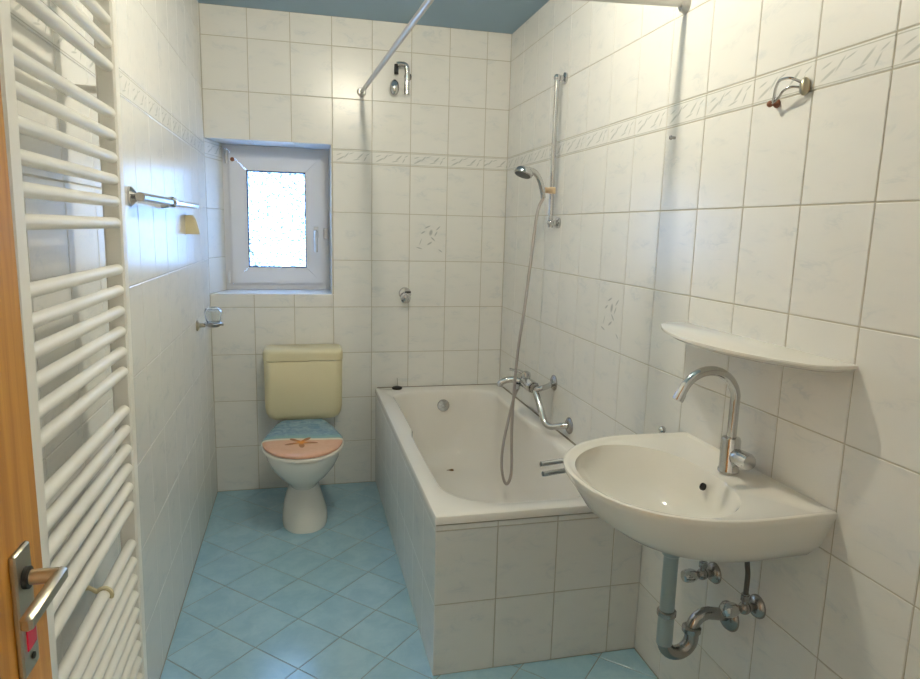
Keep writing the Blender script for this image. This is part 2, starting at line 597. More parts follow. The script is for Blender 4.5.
# reveal tiles: sill, head, right cheek, left cheek
for a0, a1 in zip([XL, TW, 2 * TW], [TW, 2 * TW, WX1]):
    put_tile(((a0 + a1) / 2 + .01, .105, WZ0), (1, 0, 0), (0, 1, 0), a1 - a0, .21, 'tile', wall_back)
    put_tile(((a0 + a1) / 2 + .01, .105, WZ1), (-1, 0, 0), (0, 1, 0), a1 - a0, .21, 'tile', wall_back)
for b0, b1 in ((WZ0, 1.2464), (1.2464, 1.4964), (1.4964, 1.7464), (1.7464, WZ1)):
    put_tile((WX1, .105, (b0 + b1) / 2), (0, -1, 0), (0, 0, 1), .21, b1 - b0, 'tile', wall_back)
    d = Vector((lx1 - XL, .235, 0)); L = d.length
    put_tile((XL + d.x / 2, d.y / 2, (b0 + b1) / 2), d, (0, 0, 1), L - .004, b1 - b0, 'border' if b0 > 1.7 else 'tile', wall_back)

# right wall
wall_right = struct(MB().box(XR + TT, XR + .12, YF - .15, DEPTH, -.08, ZC).build('wall_right', 'grout'),
                    'white marbled tile wall with a leaf border above the basin')
ye = [0.0] + [-(0.0125 + TW * k) for k in range(1, 17)] + [YF]
ye_r = list(reversed(ye))
for a0, a1, b0, b1, i, j in clip_cells(ye_r, ZROWS):
    if a0 > -1.66 and b1 < 0.5: continue
    k = len(ye) - 2 - i
    mat = wall_rows_mat(j)
    if k == 6 and j == 4: mat = 'flower'
    put_tile((XR, (a0 + a1) / 2, (b0 + b1) / 2), (0, -1, 0), (0, 0, 1), a1 - a0, b1 - b0, mat, wall_right)

# left wall
wall_left = struct(MB().box(XL - .12, XL - TT, YF - .15, YB + .004, -.08, ZC).build('wall_left', 'grout_light'),
                   'white tiled wall behind the towel radiator')
ye = [0.0] + [-(0.04 + TW * k) for k in range(0, 17)] + [YF]
for a0, a1, b0, b1, i, j in clip_cells(list(reversed(ye)), ZROWS):
    put_tile((XL, (a0 + a1) / 2, (b0 + b1) / 2), (0, 1, 0), (0, 0, 1), a1 - a0, b1 - b0, wall_rows_mat(j), wall_left, .0022, .0022)

# front wall with the doorway, and the hall the camera stands in
DX0, DX1, DH = 0.085, 0.90, 2.02
wf = MB()
wf.box(XL - .12, DX0, YF - .15, YF, -.08, ZC)
wf.box(DX1, XR + .12, YF - .15, YF, -.08, ZC)
wf.box(DX0, DX1, YF - .15, YF, DH, ZC)
struct(wf.build('wall_front', 'paint'), 'painted wall around the doorway')
struct(MB().box(-1.0, 2.4, -5.0, YF - .15, -.08, 0).build('floor_hall', 'hallfloor'), 'hall floor outside the doorway')
struct(MB().box(-1.0, 2.4, -5.0, YF - .15, ZC, ZC + .1).build('ceiling_hall', 'paint'), 'hall ceiling')
struct(MB().box(-1.0, 2.4, -5.1, -5.0, 0, ZC).build('wall_hall_back', 'paint'), 'hall wall')
struct(MB().box(-1.1, -1.0, -5.0, YF - .15, 0, ZC).build('wall_hall_left', 'paint'), 'hall side wall')
struct(MB().box(2.4, 2.5, -5.0, YF - .15, 0, ZC).build('wall_hall_right', 'paint'), 'hall side wall')
struct(MB().box(-1.0, XL - .12, YF - .15, YF - .05, 0, ZC).box(XR + .12, 2.4, YF - .15, YF - .05, 0, ZC).build('wall_hall_front', 'paint'), 'hall wall beside the doorway')
# ------------------------------------------------------------------ window
win = bpy.data.objects.new('window_1', None); COL.objects.link(win); win.location = (0.32, 0.2, WZ0)
struct(win, 'small white plastic window with frosted pane')
def frame4(x0, x1, z0, z1, w, y0, y1, name, mat, parent, gap=.0006, bev=.004):
    """four mitred bars, each its own part"""
    def bar(o4):
        # o4: outer a, outer b, inner b, inner a (x,z)
        (ax, az), (bx, bz), (cx, cz), (dx, dz) = o4
        c = Vector(((ax + bx + cx + dx) / 4, 0, (az + bz + cz + dz) / 4))
        def ring(y, k):
            out = []
            for x, z in o4:
                p = Vector((x, 0, z)); d = c - p
                sx = math.copysign(min(k, abs(d.x)), d.x); sz = math.copysign(min(k, abs(d.z)), d.z)
                out.append((x + sx, y, z + sz))
            return out
        MB().loft([ring(y1, gap), ring(y0 + bev, gap), ring(y0, gap + bev)], True, True, smooth=False).build(name, mat, parent)
    bar([(x0, z1), (x1, z1), (x1 - w, z1 - w), (x0 + w, z1 - w)])
    bar([(x1, z0), (x0, z0), (x0 + w, z0 + w), (x1 - w, z0 + w)])
    bar([(x0, z0), (x0, z1), (x0 + w, z1 - w), (x0 + w, z0 + w)])
    bar([(x1, z1), (x1, z0), (x1 - w, z0 + w), (x1 - w, z1 - w)])
frame4(0.046, 0.600, WZ0 + .002, WZ1 - .002, 0.055, 0.218, 0.275, 'frame_bar', 'upvc', win, -.0003, .0007)
frame4(0.081, 0.558, 1.106, 1.791, 0.086, 0.198, 0.262, 'sash_bar', 'upvc', win, -.0003, .0007)
gk = MB()
frame_in = (0.166, 0.473, 1.191, 1.706)
gx0, gx1, gz0, gz1 = frame_in
for (a, b, c, d) in ((gx0 - .002, gx0 + .006, gz0, gz1), (gx1 - .005, gx1 + .002, gz0, gz1), (gx0, gx1, gz1 - .007, gz1 + .002), (gx0, gx1, gz0 - .002, gz0 + .006)):
    gk.box(a, b, .206, .226, c, d)
gk.build('gasket', 'dark', win)
pane = MB().box(gx0 - .004, gx1 + .004, .228, .236, gz0 - .004, gz1 + .004).build('pane', 'pane', win)
hd = MB().box(.512, .538, .186, .200, 1.355, 1.418, .003).build('handle', 'alu', win)
MB().tube([(.525, .192, 1.392), (.525, .165, 1.392), (.525, .158, 1.385), (.525, .158, 1.28)], [.009, .009, .010, .008], 12).build('lever', 'alu', hd)
MB().box(.566, .590, .196, .222, 1.352, 1.412, .003).tube([(.578, .2, 1.385), (.578, .185, 1.385)], .008).build('latch', 'alu', win)
MB().tube([(.068, .205, 1.735), (.068, .205, 1.80)], .009, 12).box(.058, .082, .205, .222, 1.745, 1.79, .002).build('hinge', 'alu', win)
MB().tube([(.068, .205, 1.105), (.068, .205, 1.165)], .008, 12).box(.060, .082, .205, .222, 1.11, 1.16, .002).build('hinge', 'upvc', win)
MB().lathe((.099, .199, 1.757), (0, -1, 0), [(.011, 0), (.011, .002), (.006, .004)], 14).build('screw_cap', 'brownspot', win)

# ------------------------------------------------------------------ door (open against the left wall)
dfx, dedge, dback = 0.130, -2.705, -3.455
door = bpy.data.objects.new('door_1', None); COL.objects.link(door); door.location = (0.11, -3.455, 0)
struct(door, 'orange brown wooden door standing open')
MB().box(dfx - .040, dfx, dback, dedge, 0.012, 1.99, .003).build('leaf', 'wood', door)
pc = -2.776
hp = MB().box(dfx, dfx + .007, pc - .021, pc + .021, 0.916, 1.064, .002).build('handle_plate', 'nickel', door)
zl = 1.029
MB().lathe((dfx + .006, pc, zl), (1, 0, 0), [(.0125, 0), (.0125, .006), (.0105, .007)], 20).build('collar', 'black', hp)
lv = MB().tube([(dfx + .008, pc, zl), (dfx + .042, pc, zl)], .0085, 16)
lv.box(dfx + .036, dfx + .048, pc - .098, pc + .009, zl - .009, zl + .007, .003)
lv.build('lever', 'nickel', hp)
MB().box(dfx + .006, dfx + .0085, pc - .010, pc + .014, 0.944, 0.990, .0008).build('indicator', 'red', hp)
MB().lathe((dfx + .0065, pc + .003, 0.932), (1, 0, 0), [(.004, 0), (.004, .002), (.002, .0025)], 12).build('screw', 'black', hp)

# ------------------------------------------------------------------ bathtub and its tiled panel
TX0, TX1, TY0, TY1, TZ = 0.8321, XR - .001, -1.6833, -0.002, 0.5455
def rrect(x0, x1, y0, y1, rads, m=8, k=10):
    """counter-clockwise; rads for corners (x0,y0),(x1,y0),(x1,y1),(x0,y1)"""
    cs = [(x0, y0, 180), (x1, y0, 270), (x1, y1, 0), (x0, y1, 90)]
    ctr = []
    for (cx, cy, a), r in zip(cs, rads):
        ox = r if cx == x0 else -r; oy = r if cy == y0 else -r
        ctr.append([(cx + ox + r * math.cos(math.radians(a + 90 * i / m)), cy + oy + r * math.sin(math.radians(a + 90 * i / m))) for i in range(m + 1)])
    out = []
    for q in range(4):
        out += ctr[q]
        p, n = ctr[q][-1], ctr[(q + 1) % 4][0]
        out += [(p[0] + (n[0] - p[0]) * i / k, p[1] + (n[1] - p[1]) * i / k) for i in range(1, k)]
    return out
def sstep(t): t = max(0, min(1, t)); return t * t * (3 - 2 * t)
def ring(x0, x1, y0, y1, rads, z, bump=0.0):
    pts = []
    for x, y in rrect(x0, x1, y0, y1, rads, 10, 24):
        if bump and -0.86 < y < -0.17:
            s = sstep((y + .86) / .08) * sstep((-.17 - y) / .10)
            xm = (x0 + x1) / 2
            x += bump * s * (1 if x < xm else -1)
        pts.append((x, y, z))
    return pts
tub = thing('bathtub', 'white enamelled bathtub set into the corner under the shower rail', 'bathtub', (1.19, -.84, 0))
RI = (.21, .21, .15, .15)
sh = MB()
sh.loft([ring(TX0, TX1, TY0, TY1, (.004,) * 4, .5195),
         ring(TX0, TX1, TY0, TY1, (.006,) * 4, .538),
         ring(TX0 + .003, TX1 - .001, TY0 + .003, TY1 - .001, (.006,) * 4, .5435),
         ring(TX0 + .010, TX1 - .002, TY0 + .010, TY1 - .002, (.006,) * 4, TZ),
         ring(.888, 1.487, -1.622, -.098, RI, TZ, .016),
         ring(.893, 1.482, -1.616, -.103, RI, .542, .016),
         ring(.897, 1.478, -1.610, -.107, RI, .532, .016),
         ring(.900, 1.475, -1.603, -.110, RI, .518, .010),
         ring(.905, 1.470, -1.585, -.114, RI, .47, .0),
         ring(.920, 1.455, -1.50, -.126, RI, .34),
         ring(.940, 1.435, -1.40, -.145, (.20,) * 4, .235),
         ring(.962, 1.413, -1.33, -.170, (.19,) * 4, .185),
         ring(1.000, 1.375, -1.26, -.215, (.17,) * 4, .160),
         ring(1.05, 1.325, -1.15, -.30, (.12,) * 4, .152)], False, True)
sh.build('tub_shell', 'enamel', tub)
MB().lathe((1.195, -.1155, .462), (0, -1, .12), [(.034, -.004), (.034, .004), (.031, .008), (.012, .011), (.010, .014), (.004, .015)], 28).build('overflow_cover', 'chrome', tub)
MB().box(TX0 + .01, TX1, TY1 - .006, TY1, TZ - .002, TZ + .003).box(TX1 - .008, TX1, TY0 + .02, TY1, TZ - .002, TZ + .003).build('sealant_joint', 'silicone', tub)

panel = MB()
panel.box(TX0 + TT + .002, TX1 - .002, TY0 + TT + .002, TY0 + .05, 0.0, .5150)
bath_panel = panel.build('tiled_tub_surround', 'grout')
tag(bath_panel, 'white tiled panel boxing in the bathtub, standing on blue floor', 'bath panel')
side_bed = MB().box(TX0 + TT + .002, TX0 + .05, TY0 + .0502, TY1, 0.0, .5150).build('side_backing', 'grout_light', bath_panel)
pe = [TX0 + .002 + TW * k for k in range(4)] + [XR]
pz = [0.0, 0.2464, 0.4964, 0.5155]
for a0, a1, b0, b1, i, j in clip_cells(pe, pz):
    put_tile(((a0 + a1) / 2, TY0 + .002, (b0 + b1) / 2 + .001), (1, 0, 0), (0, 0, 1), a1 - a0, b1 - b0, 'tile', bath_panel)
se = [TY0 + .002 + TW * k for k in range(9)] + [0.0]
for a0, a1, b0, b1, i, j in clip_cells(se, pz):
    put_tile((TX0 + .002, (a0 + a1) / 2, (b0 + b1) / 2 + .001), (0, -1, 0), (0, 0, 1), a1 - a0, b1 - b0, 'tile', bath_panel, .0010, .0012)

plug = thing('bath_plug', 'small black rubber plug on the back corner of the tub rim', 'plug', (.948, -.042, TZ))
MB().lathe((.948, -.042, TZ), (0, 0, 1), [(.026, 0), (.028, .004), (.027, .010), (.014, .014), (.008, .014)], 20).build('stopper', 'black', plug)
MB().tube(catmull([(.948, -.042, TZ + .012), (.950, -.040, TZ + .03), (.951, -.03, TZ + .045), (.950, -.02, TZ + .058)], 5), .0016, 6).build('wire_loop', 'dull_chrome', plug)
leaf = MB().loft([[(1.20 + .020 * math.cos(a) , -.30 + .010 * math.sin(a), .1545 + .003 * math.sin(2 * a)) for a in [2 * math.pi * k / 12 for k in range(12)]],
                  [(1.20 + .018 * math.cos(a) , -.30 + .008 * math.sin(a), .1565 + .003 * math.sin(2 * a)) for a in [2 * math.pi * k / 12 for k in range(12)]]], True, True).build('dry_leaf', 'leaf')
tag(leaf, 'tiny brown leaf scrap on the bottom of the tub', 'leaf')

# ------------------------------------------------------------------ bath mixer tap
MX, MZ = 1.452, 0.728
mixer = thing('bath_mixer_tap', 'chrome bath mixer tap on the wall above the tub', 'tap', (XR, -.82, MZ))
MB().tube([(MX, -.62, MZ), (MX, -.64, MZ), (MX, -.66, MZ), (MX, -.80, MZ), (MX, -.82, MZ), (MX, -.835, MZ)], [.018, .024, .028, .028, .024, .018], 18).build('body', 'chrome', mixer)
MB().tube(catmull([(MX - .01, -.70, MZ), (MX - .04, -.69, MZ + .006), (MX - .08, -.68, MZ + .002), (MX - .105, -.675, MZ - .012), (MX - .110, -.674, MZ - .028)], 6), [.017] * 8 + [.0155] * 16 + [.013], 14).build('spout', 'chrome', mixer)
hk = MB().lathe((MX, -.72, MZ + .018), (0, 0, 1), [(.022, 0), (.024, .012), (.021, .028), (.010, .034)], 20)
hk.tube([(MX, -.72, MZ + .040), (MX - .03, -.715, MZ + .052), (MX - .075, -.70, MZ + .060)], [.008, .0075, .006], 10)
hk.build('lever', 'chrome', mixer)
MB().lathe((MX, -.822, MZ), (0, -1, 0), [(.027, 0), (.029, .006), (.027, .014)], 6).lathe((MX, -.842, MZ), (0, -1, 0), [(.022, 0), (.022, .012)], 18).build('union_nut', 'dull_chrome', mixer)
MB().tube(catmull([(MX, -.85, MZ), (MX + .01, -.872, MZ + .004), (MX + .045, -.870, MZ + .012), (XR - .01, -.838, MZ + .018)], 6), .0125, 14).build('inlet_elbow', 'chrome', mixer)
MB().tube(catmull([(MX, -.85, MZ - .008), (MX + .002, -.875, MZ - .03), (MX + .006, -.915, .655), (MX + .012, -.955, .606), (MX + .028, -.985, .592), (MX + .06, -1.01, .600), (XR - .006, -1.025, .606)], 7), .014, 14).build('inlet_pipe', 'chrome', mixer)
for (y, z) in ((-.832, .748), (-1.028, .606)):
    MB().lathe((XR - .0003, y, z), (-1, 0, 0), [(.036, 0), (.036, .004), (.028, .010), (.016, .014)], 24).build('wall_rosette', 'dull_chrome', mixer)
MB().lathe((MX - .03, -.70, MZ - .012), (0, 0, -1), [(.012, 0), (.012, .024), (.0095, .026)], 14).build('hose_outlet', 'chrome', mixer)

# ------------------------------------------------------------------ shower rail and hand shower
RX, RY = 1.511, -.792
rail = thing('shower_rail', 'slim chrome sliding rail fixed to the wall above the tub', 'shower rail', (XR, RY, 1.45))
MB().tube([(RX, RY, 1.440), (RX, RY, 2.080)], .0108, 14).build('rail_tube', 'chrome', rail)
for z in (2.068, 1.462):
    b = MB().tube([(RX - .006, RY, z), (XR - .008, RY, z)], .012, 14).ball((RX, RY, z), .0155)
    b.lathe((XR - .0003, RY, z), (-1, 0, 0), [(.024, 0), (.024, .008), (.016, .013)], 20)
    b.build('wall_bracket', 'chrome', rail)
SLZ = 1.600
MB().lathe((RX, RY, SLZ - .014), (0, 0, 1), [(.014, 0), (.016, .004), (.016, .024), (.014, .028)], 18).tube([(RX, RY, SLZ), (RX - .04, RY - .012, SLZ)], [.011, .013], 12).build('slider', 'tan', rail)

hs = thing('hand_shower', 'chrome hand shower with ribbed hose looping down into the tub', 'hand shower', (1.43, -.81, 1.58))
hpts = catmull([(RX - .046, RY - .018, SLZ - .035), (RX - .055, RY - .024, SLZ + .005), (RX - .075, RY - .032, SLZ + .048), (RX - .105, RY - .042, SLZ + .074), (RX - .140, RY - .050, SLZ + .078)], 6)
MB().tube(hpts, [.0105] * 4 + [.012] * (len(hpts) - 8) + [.014] * 4, 14).build('handle', 'chrome', hs)
hc = Vector((RX - .150, RY - .052, SLZ + .072)); ax = Vector((-.34, -.15, -.93)).normalized()
hdm = MB().lathe(hc, ax, [(.009, -.018), (.024, -.014), (.038, -.004), (.042, .006), (.041, .014), (.035, .018)], 26)
head = hdm.build('shower_head', 'chrome', hs)
MB().lathe(hc + ax * .0175, ax, [(.034, 0), (.034, .002), (.004, .003)], 24).build('spray_face', 'spray', head)
hose = catmull([(RX - .046, RY - .018, SLZ - .035), (1.440, -.812, 1.50), (1.420, -.812, 1.30), (1.400, -.810, 1.08), (1.382, -.800, .90), (1.374, -.795, .74),
                (1.370, -.79, .58), (1.372, -.79, .45), (1.377, -.79, .345), (1.371, -.79, .285), (1.355, -.79, .262), (1.340, -.785, .290), (1.332, -.775, .36),
                (1.342, -.765, .46), (1.372, -.745, .58), (1.402, -.715, .66), (1.421, -.702, MZ - .038)], 8)
MB().tube(hose, .0068, 10).build('hose', 'hose', hs)

# ------------------------------------------------------------------ curtain rod
rod = thing('shower_curtain_rod', 'long bare curtain rod bent round the bath below the blue ceiling', 'curtain rod', (.80, -.8, 2.10))
Ac, Bc = Vector((.812, -1.60, 2.068)), Vector((.910, -1.694, 2.066))
P0 = Vector((.757, -.010, 2.104)); P1 = Vector((XR - .01, -1.694, 2.092))
cor = Vector((.816, -1.694, 2.064))
bend = [Ac.lerp(cor, t).lerp(cor.lerp(Bc, t), t) for t in [i / 10 for i in range(11)]]
MB().tube([P0] + bend + [P1], .0108, 16).build('rod_tube', 'alu', rod)
MB().lathe((.757, 0, 2.104), (0, -1, 0), [(.024, 0), (.022, .008), (.016, .016)], 20).build('end_flange', 'alu', rod)
MB().lathe((XR, -1.695, 2.089), (-1, 0, 0), [(.026, 0), (.024, .008), (.016, .018)], 20).build('end_flange', 'alu', rod)

# ------------------------------------------------------------------ toilet and cistern
TXC = 0.439
toilet = thing('toilet', 'white ceramic toilet standing on blue tiles below the window', 'toilet', (TXC, -.42, 0))
def ell(cx, cy, ax, ay, z, n=40, back=1.0, p=2.0):
    out = []
    for k in range(n):
        a = 2 * math.pi * k / n
        c, s = math.cos(a), math.sin(a)
        x = math.copysign(abs(c) ** (2 / p), c) * ax; y = math.copysign(abs(s) ** (2 / p), s) * ay
        if y > 0: y *= back
        out.append((cx + x, cy + y, z))
    return out
bw = MB()
bw.loft([ell(TXC + .004, -.42, .106, .170, 0, p=2.3), ell(TXC + .004, -.42, .108, .172, .012, p=2.3), ell(TXC + .004, -.42, .106, .168, .05, p=2.3), ell(TXC, -.415, .092, .150, .11, p=2.2),
         ell(TXC, -.405, .075, .138, .165), ell(TXC, -.40, .073, .143, .195), ell(TXC, -.41, .086, .172, .225), ell(TXC, -.43, .122, .215, .265),
         ell(TXC, -.445, .152, .252, .31), ell(TXC, -.452, .170, .270, .350), ell(TXC, -.455, .179, .277, .385), ell(TXC, -.455, .178, .276, .394), ell(TXC, -.455, .172, .270, .398)], True, True)
bw.build('bowl', 'ceramic', toilet)
MB().tube([(TXC, -.30, .20), (TXC, -.16, .19), (TXC, -.005, .19)], [.062, .055, .055], 18).build('outlet_pipe', 'ceramic', toilet)
def lid_outline(grow, z, n=48):
    out = []
    for k in range(n):
        a = 2 * math.pi * k / n
        c, s = math.cos(a), math.sin(a)
        y = s * (.258 if s < 0 else .325)
        w = .187 if s < 0 else .187 - .058 * s
        x = math.copysign(abs(c) ** (.95 if s < 0 else .95 - .78 * min(1, s * 2.2)), c) * w
        out.append((TXC + x * (1 + grow / .187), -.478 + y * (1 + grow / .26), z))
    return out
MB().loft([lid_outline(-.002, .399), lid_outline(.004, .402), lid_outline(.004, .411), lid_outline(0, .415)], True, True).build('seat', 'seat', toilet)
MB().loft([lid_outline(-.005, .4165), lid_outline(-.001, .419), lid_outline(-.001, .426), lid_outline(-.006, .431), lid_outline(-.02, .434), lid_outline(-.06, .436)], True, True).build('lid', 'lid', toilet)

cis = thing('toilet_cistern', 'yellowed plastic cistern on the wall above the toilet', 'cistern', (TXC + .007, -.09, .44))
CX = TXC + .008
def crect(hw, yf, z, r=.035):
    hw += .004
    return [(x, y, z) for x, y in rrect(CX - hw, CX + hw, yf, -.004, (r, r, .006, .006), 6, 6)]
cb = MB()
cb.loft([crect(.140, -.110, .420), crect(.160, -.140, .424, .04), crect(.176, -.152, .438, .04), crect(.187, -.158, .460, .04), crect(.192, -.161, .49, .04), crect(.193, -.163, .58, .04),
         crect(.194, -.165, .732, .04), crect(.192, -.163, .735, .04)], True, True)
cb.build('tank', 'cistern', cis)
cl = MB()
cl.loft([crect(.193, -.164, .737, .04), crect(.197, -.168, .740, .042), crect(.197, -.168, .774, .042), crect(.194, -.165, .786, .042), crect(.186, -.157, .794, .042), crect(.165, -.14, .798, .04)], True, True)
tl_ = cl.build('tank_lid', 'cistern', cis)

# ------------------------------------------------------------------ wash basin
BY, BX0, BZ = -2.163, 1.068, 0.845
basin = thing('wash_basin', 'cream ceramic washbasin hung on the tiled wall', 'washbasin', (1.33, BY, .66))
HW = .293
def d_outline():
    pts = []
    xs = 1.375
    for i in range(8): pts.append((XR - .001 - (XR - .001 - xs) * i / 8, -HW + .004 * (1 - i / 8)))
    for i in range(41):
        a = math.pi * i / 40
        c, s = math.cos(a), math.sin(a)
        pts.append((xs - (xs - BX0) * abs(s) ** .92, -HW * math.copysign(abs(c) ** .92, c)))
    for i in range(1, 9): pts.append((xs + (XR - .001 - xs) * i / 8, HW - .004 * (i / 8)))
    return pts
DO = d_outline()
OX = 1.34
def ray_out(ang):
    dx, dy = math.cos(ang), math.sin(ang)
    best = None
    P = DO
    for i in range(len(P)):
        a = P[i]; b = P[(i + 1) % len(P)]
        ex, ey = b[0] - a[0], b[1] - a[1]
        det = dx * (-ey) + dy * ex
        if abs(det) < 1e-12: continue
        qx, qy = a[0] - OX, a[1]
        t = (qx * (-ey) + qy * ex) / det
        s = (dx * qy - dy * qx) / det
        if t > 0 and -1e-6 <= s <= 1 + 1e-6:
            if best is None or t < best: best = t
    return best
NB = 120
ANG = [2 * math.pi * (k + .5) / NB for k in range(NB)]
# make sure the two wall corners are hit
for cxy in (DO[0], DO[-1]):
    ca = math.atan2(cxy[1], cxy[0] - OX) % (2 * math.pi)
    kk = min(range(NB), key=lambda k: abs(ANG[k] - ca)); ANG[kk] = ca - (1e-5 if ca < math.pi else -1e-5)
RAD = [ray_out(a) for a in ANG]
def bring(scale, z, wall=True, dx=0.0, inset=0.0):
    out = []
    for a, r in zip(ANG, RAD):
        x = OX + math.cos(a) * r * scale; y = math.sin(a) * r * scale
        if wall and math.cos(a) > 0:        # keep the back against the wall
            fullx = OX + math.cos(a) * r
            x = x + (fullx - inset - x) * sstep((fullx - 1.42) / .12)
        k = 1.0 - (sstep((OX + math.cos(a) * r - 1.42) / .12) if wall and math.cos(a) > 0 else 0.0)
        out.append((x + dx * k, BY + y, z))
    return out
def oval(cx, a_, b_, z, p=2.2):
    out = []
    for t, rr in zip(ANG, RAD):
        c, s = math.cos(t), math.sin(t)
        lo, hi = 0.0, 0.6                   # radius from (OX, 0) where the superellipse is met
        for _ in range(40):
            mid = (lo + hi) / 2
            inside = (abs((OX + c * mid - cx) / a_) ** p + abs(s * mid / b_) ** p) < 1
            lo, hi = (mid, hi) if inside else (lo, mid)
        lo = min(lo, rr * .925 - .010)
        out.append((OX + c * lo, BY + s * lo, z))
    return out
bs = MB()
rings_ = [oval(1.345, .03, .03, .655, 2.0), bring(.20, .656, False), bring(.36, .664, True, .060), bring(.58, .684, True, .060), bring(.76, .713, True, .045), bring(.885, .754, True, .022), bring(.945, .798, True, .010), bring(.988, .828),
          bring(1.0, .839), bring(.997, .8435), bring(.985, .8455, inset=.0015), bring(.962, .8450, inset=.004), bring(.942, .8405, inset=.007),
          bring(.925, .8385, inset=.010)]
# inner bowl
inner = [oval(1.262, .175, .243, .834, 2.35), oval(1.264, .169, .237, .825, 2.3), oval(1.270, .158, .222, .796, 2.2), oval(1.285, .135, .185, .755, 2.1), oval(1.298, .105, .140, .722, 2.0),
         oval(1.318, .065, .085, .703, 2.0), oval(1.332, .034, .036, .697, 2.0), oval(1.336, .020, .020, .694, 2.0)]
bs.loft(rings_ + inner, False, True)
bs.build('bowl', 'basin', basin)
MB().lathe((1.4155, BY - .005, .800), (-.9, 0, .42), [(.0095, -.004), (.0095, .0015), (.007, .002), (.007, -.003)], 20, cap=False).lathe((1.4165, BY - .005, .7995), (-.9, 0, .42), [(.0073, -.002), (.0073, .0003)], 20).build('overflow_hole', 'black', basin)
MB().lathe((1.334, BY, .6975), (0, 0, 1), [(.030, 0), (.030, .003), (.022, .004), (.020, .001)], 24).build('drain_ring', 'chrome', basin)

tap = thing('basin_tap', 'chrome swan neck mixer tap standing on the washbasin', 'tap', (1.480, -2.175, .8395))
FX, FY = 1.480, -2.175
MB().lathe((FX, FY, .8395), (0, 0, 1), [(.026, 0), (.026, .006), (.0235, .010), (.0235, .082), (.021, .088), (.012, .090)], 26).build('body', 'chrome', tap)
sp = [(FX, FY, .92), (FX, FY, .96), (FX, FY, 1.02)] + arc((FX - .078, FY - .002, 1.022), .078, 0, math.radians(158), 18, (1, 0, 0), (0, 0, 1))[1:]
last = sp[-1]; sp = [Vector(p) for p in sp]; dirn = (sp[-1] - sp[-2]).normalized(); sp.append(sp[-1] + dirn * .018)
spo = MB().tube(sp, .0118, 16).build('spout', 'chrome', tap)
MB().lathe(sp[-1] - dirn * .012, dirn, [(.0135, 0), (.0135, .018), (.010, .019)], 18).build('aerator', 'chrome', spo)
MB().lathe((FX + .002, FY - .014, .884), (.02, -1, .04), [(.014, 0), (.020, .008), (.0215, .018), (.0215, .050), (.018, .058), (.006, .060)], 22).build('lever', 'chrome', tap)

# waste trap
trap = thing('basin_drain_trap', 'grey pipe and chrome swan-neck trap hanging under the washbasin', 'drain trap', (1.345, BY, .34))
DXT = 1.347
MB().tube([(DXT, BY, .662), (DXT, BY, .460)], .0185, 18).build('tailpipe', 'greypipe', trap)
MB().lathe((DXT, BY, .648), (0, 0, -1), [(.022, -.006), (.0235, .0), (.0235, .026), (.020, .03)], 20).build('coupling_nut', 'greypipe', trap)
MB().lathe((DXT, BY, .468), (0, 0, -1), [(.0195, 0), (.0245, .003), (.0245, .014), (.0195, .018)], 20).build('coupling_nut', 'dull_chrome', trap)
ub = [Vector((DXT, BY, .470)), Vector((DXT, BY, .405))]
MB().tube([(DXT, BY, .456), (DXT, BY, .373)], .0205, 18).build('trap_inlet', 'greypipe', trap)
rU = .040
u = arc((DXT + rU, BY, .380), rU, math.pi, 2 * math.pi, 14, (1, 0, 0), (0, 0, 1))
u = u + [Vector((DXT + 2 * rU, BY + .003, .405))]
MB().tube(u, .0185, 16).build('u_bend', 'dull_chrome', trap)
MB().lathe((DXT + 2 * rU, BY + .003, .392), (0, 0, 1), [(.019, 0), (.0245, .003), (.0245, .014), (.019, .018)], 20).build('coupling_nut', 'dull_chrome', trap)
rE = .045
e = [Vector((DXT + 2 * rU, BY + .003, .415))] + arc((DXT + 2 * rU + rE, BY + .003, .418), rE, math.pi, math.pi / 2, 10, (1, 0, 0), (0, 0, 1)) + [Vector((XR - .004, BY + .016, .440))]
e = [Vector((p.x, p.y, p.z - .022)) for p in e]
MB().tube(e, .0165, 16).build('outlet_elbow', 'dull_chrome', trap)
MB().lathe((XR - .0003, BY + .016, .414), (-1, 0, 0), [(.040, 0), (.040, .004), (.034, .012), (.018, .018)], 26).build('wall_rosette', 'dull_chrome', trap)

def angle_valve(y, z, label):
    v = thing('angle_valve', label, 'valve', (XR, y, z), 'angle valves below the washbasin')
    MB().lathe((XR - .0003, y, z), (-1, 0, 0), [(.030, 0), (.030, .004), (.024, .012), (.014, .016)], 24).build('wall_rosette', 'dull_chrome', v)
    MB().tube([(XR - .012, y, z), (XR - .055, y, z)], .0105, 14).ball((XR - .040, y, z), .016).build('body', 'dull_chrome', v)
    MB().tube([(XR - .040, y, z), (XR - .040, y, z + .040)], .0085, 12).lathe((XR - .040, y, z + .022), (0, 0, 1), [(.012, 0), (.012, .014)], 6).build('outlet_nut', 'dull_chrome', v)
    MB().lathe((XR - .066, y, z), (-1, 0, 0), [(.009, -.012), (.016, 0), (.0185, .008), (.0185, .024), (.015, .032), (.006, .035)], 20).build('knob', 'chrome', v)
    MB().tube(catmull([(XR - .040, y, z + .036), (XR - .040, y, z + .09), (XR - .041, y + (BY - y) * .05, z + .115), (XR - .042, y + (BY - y) * .08, z + .140)], 6), .0065, 10).build('supply_hose', 'steelhose', v)
angle_valve(-2.069, .497, 'chrome angle valve under the basin, nearer the bathtub')
angle_valve(-2.247, .503, 'chrome angle valve under the basin, farther from the bathtub')

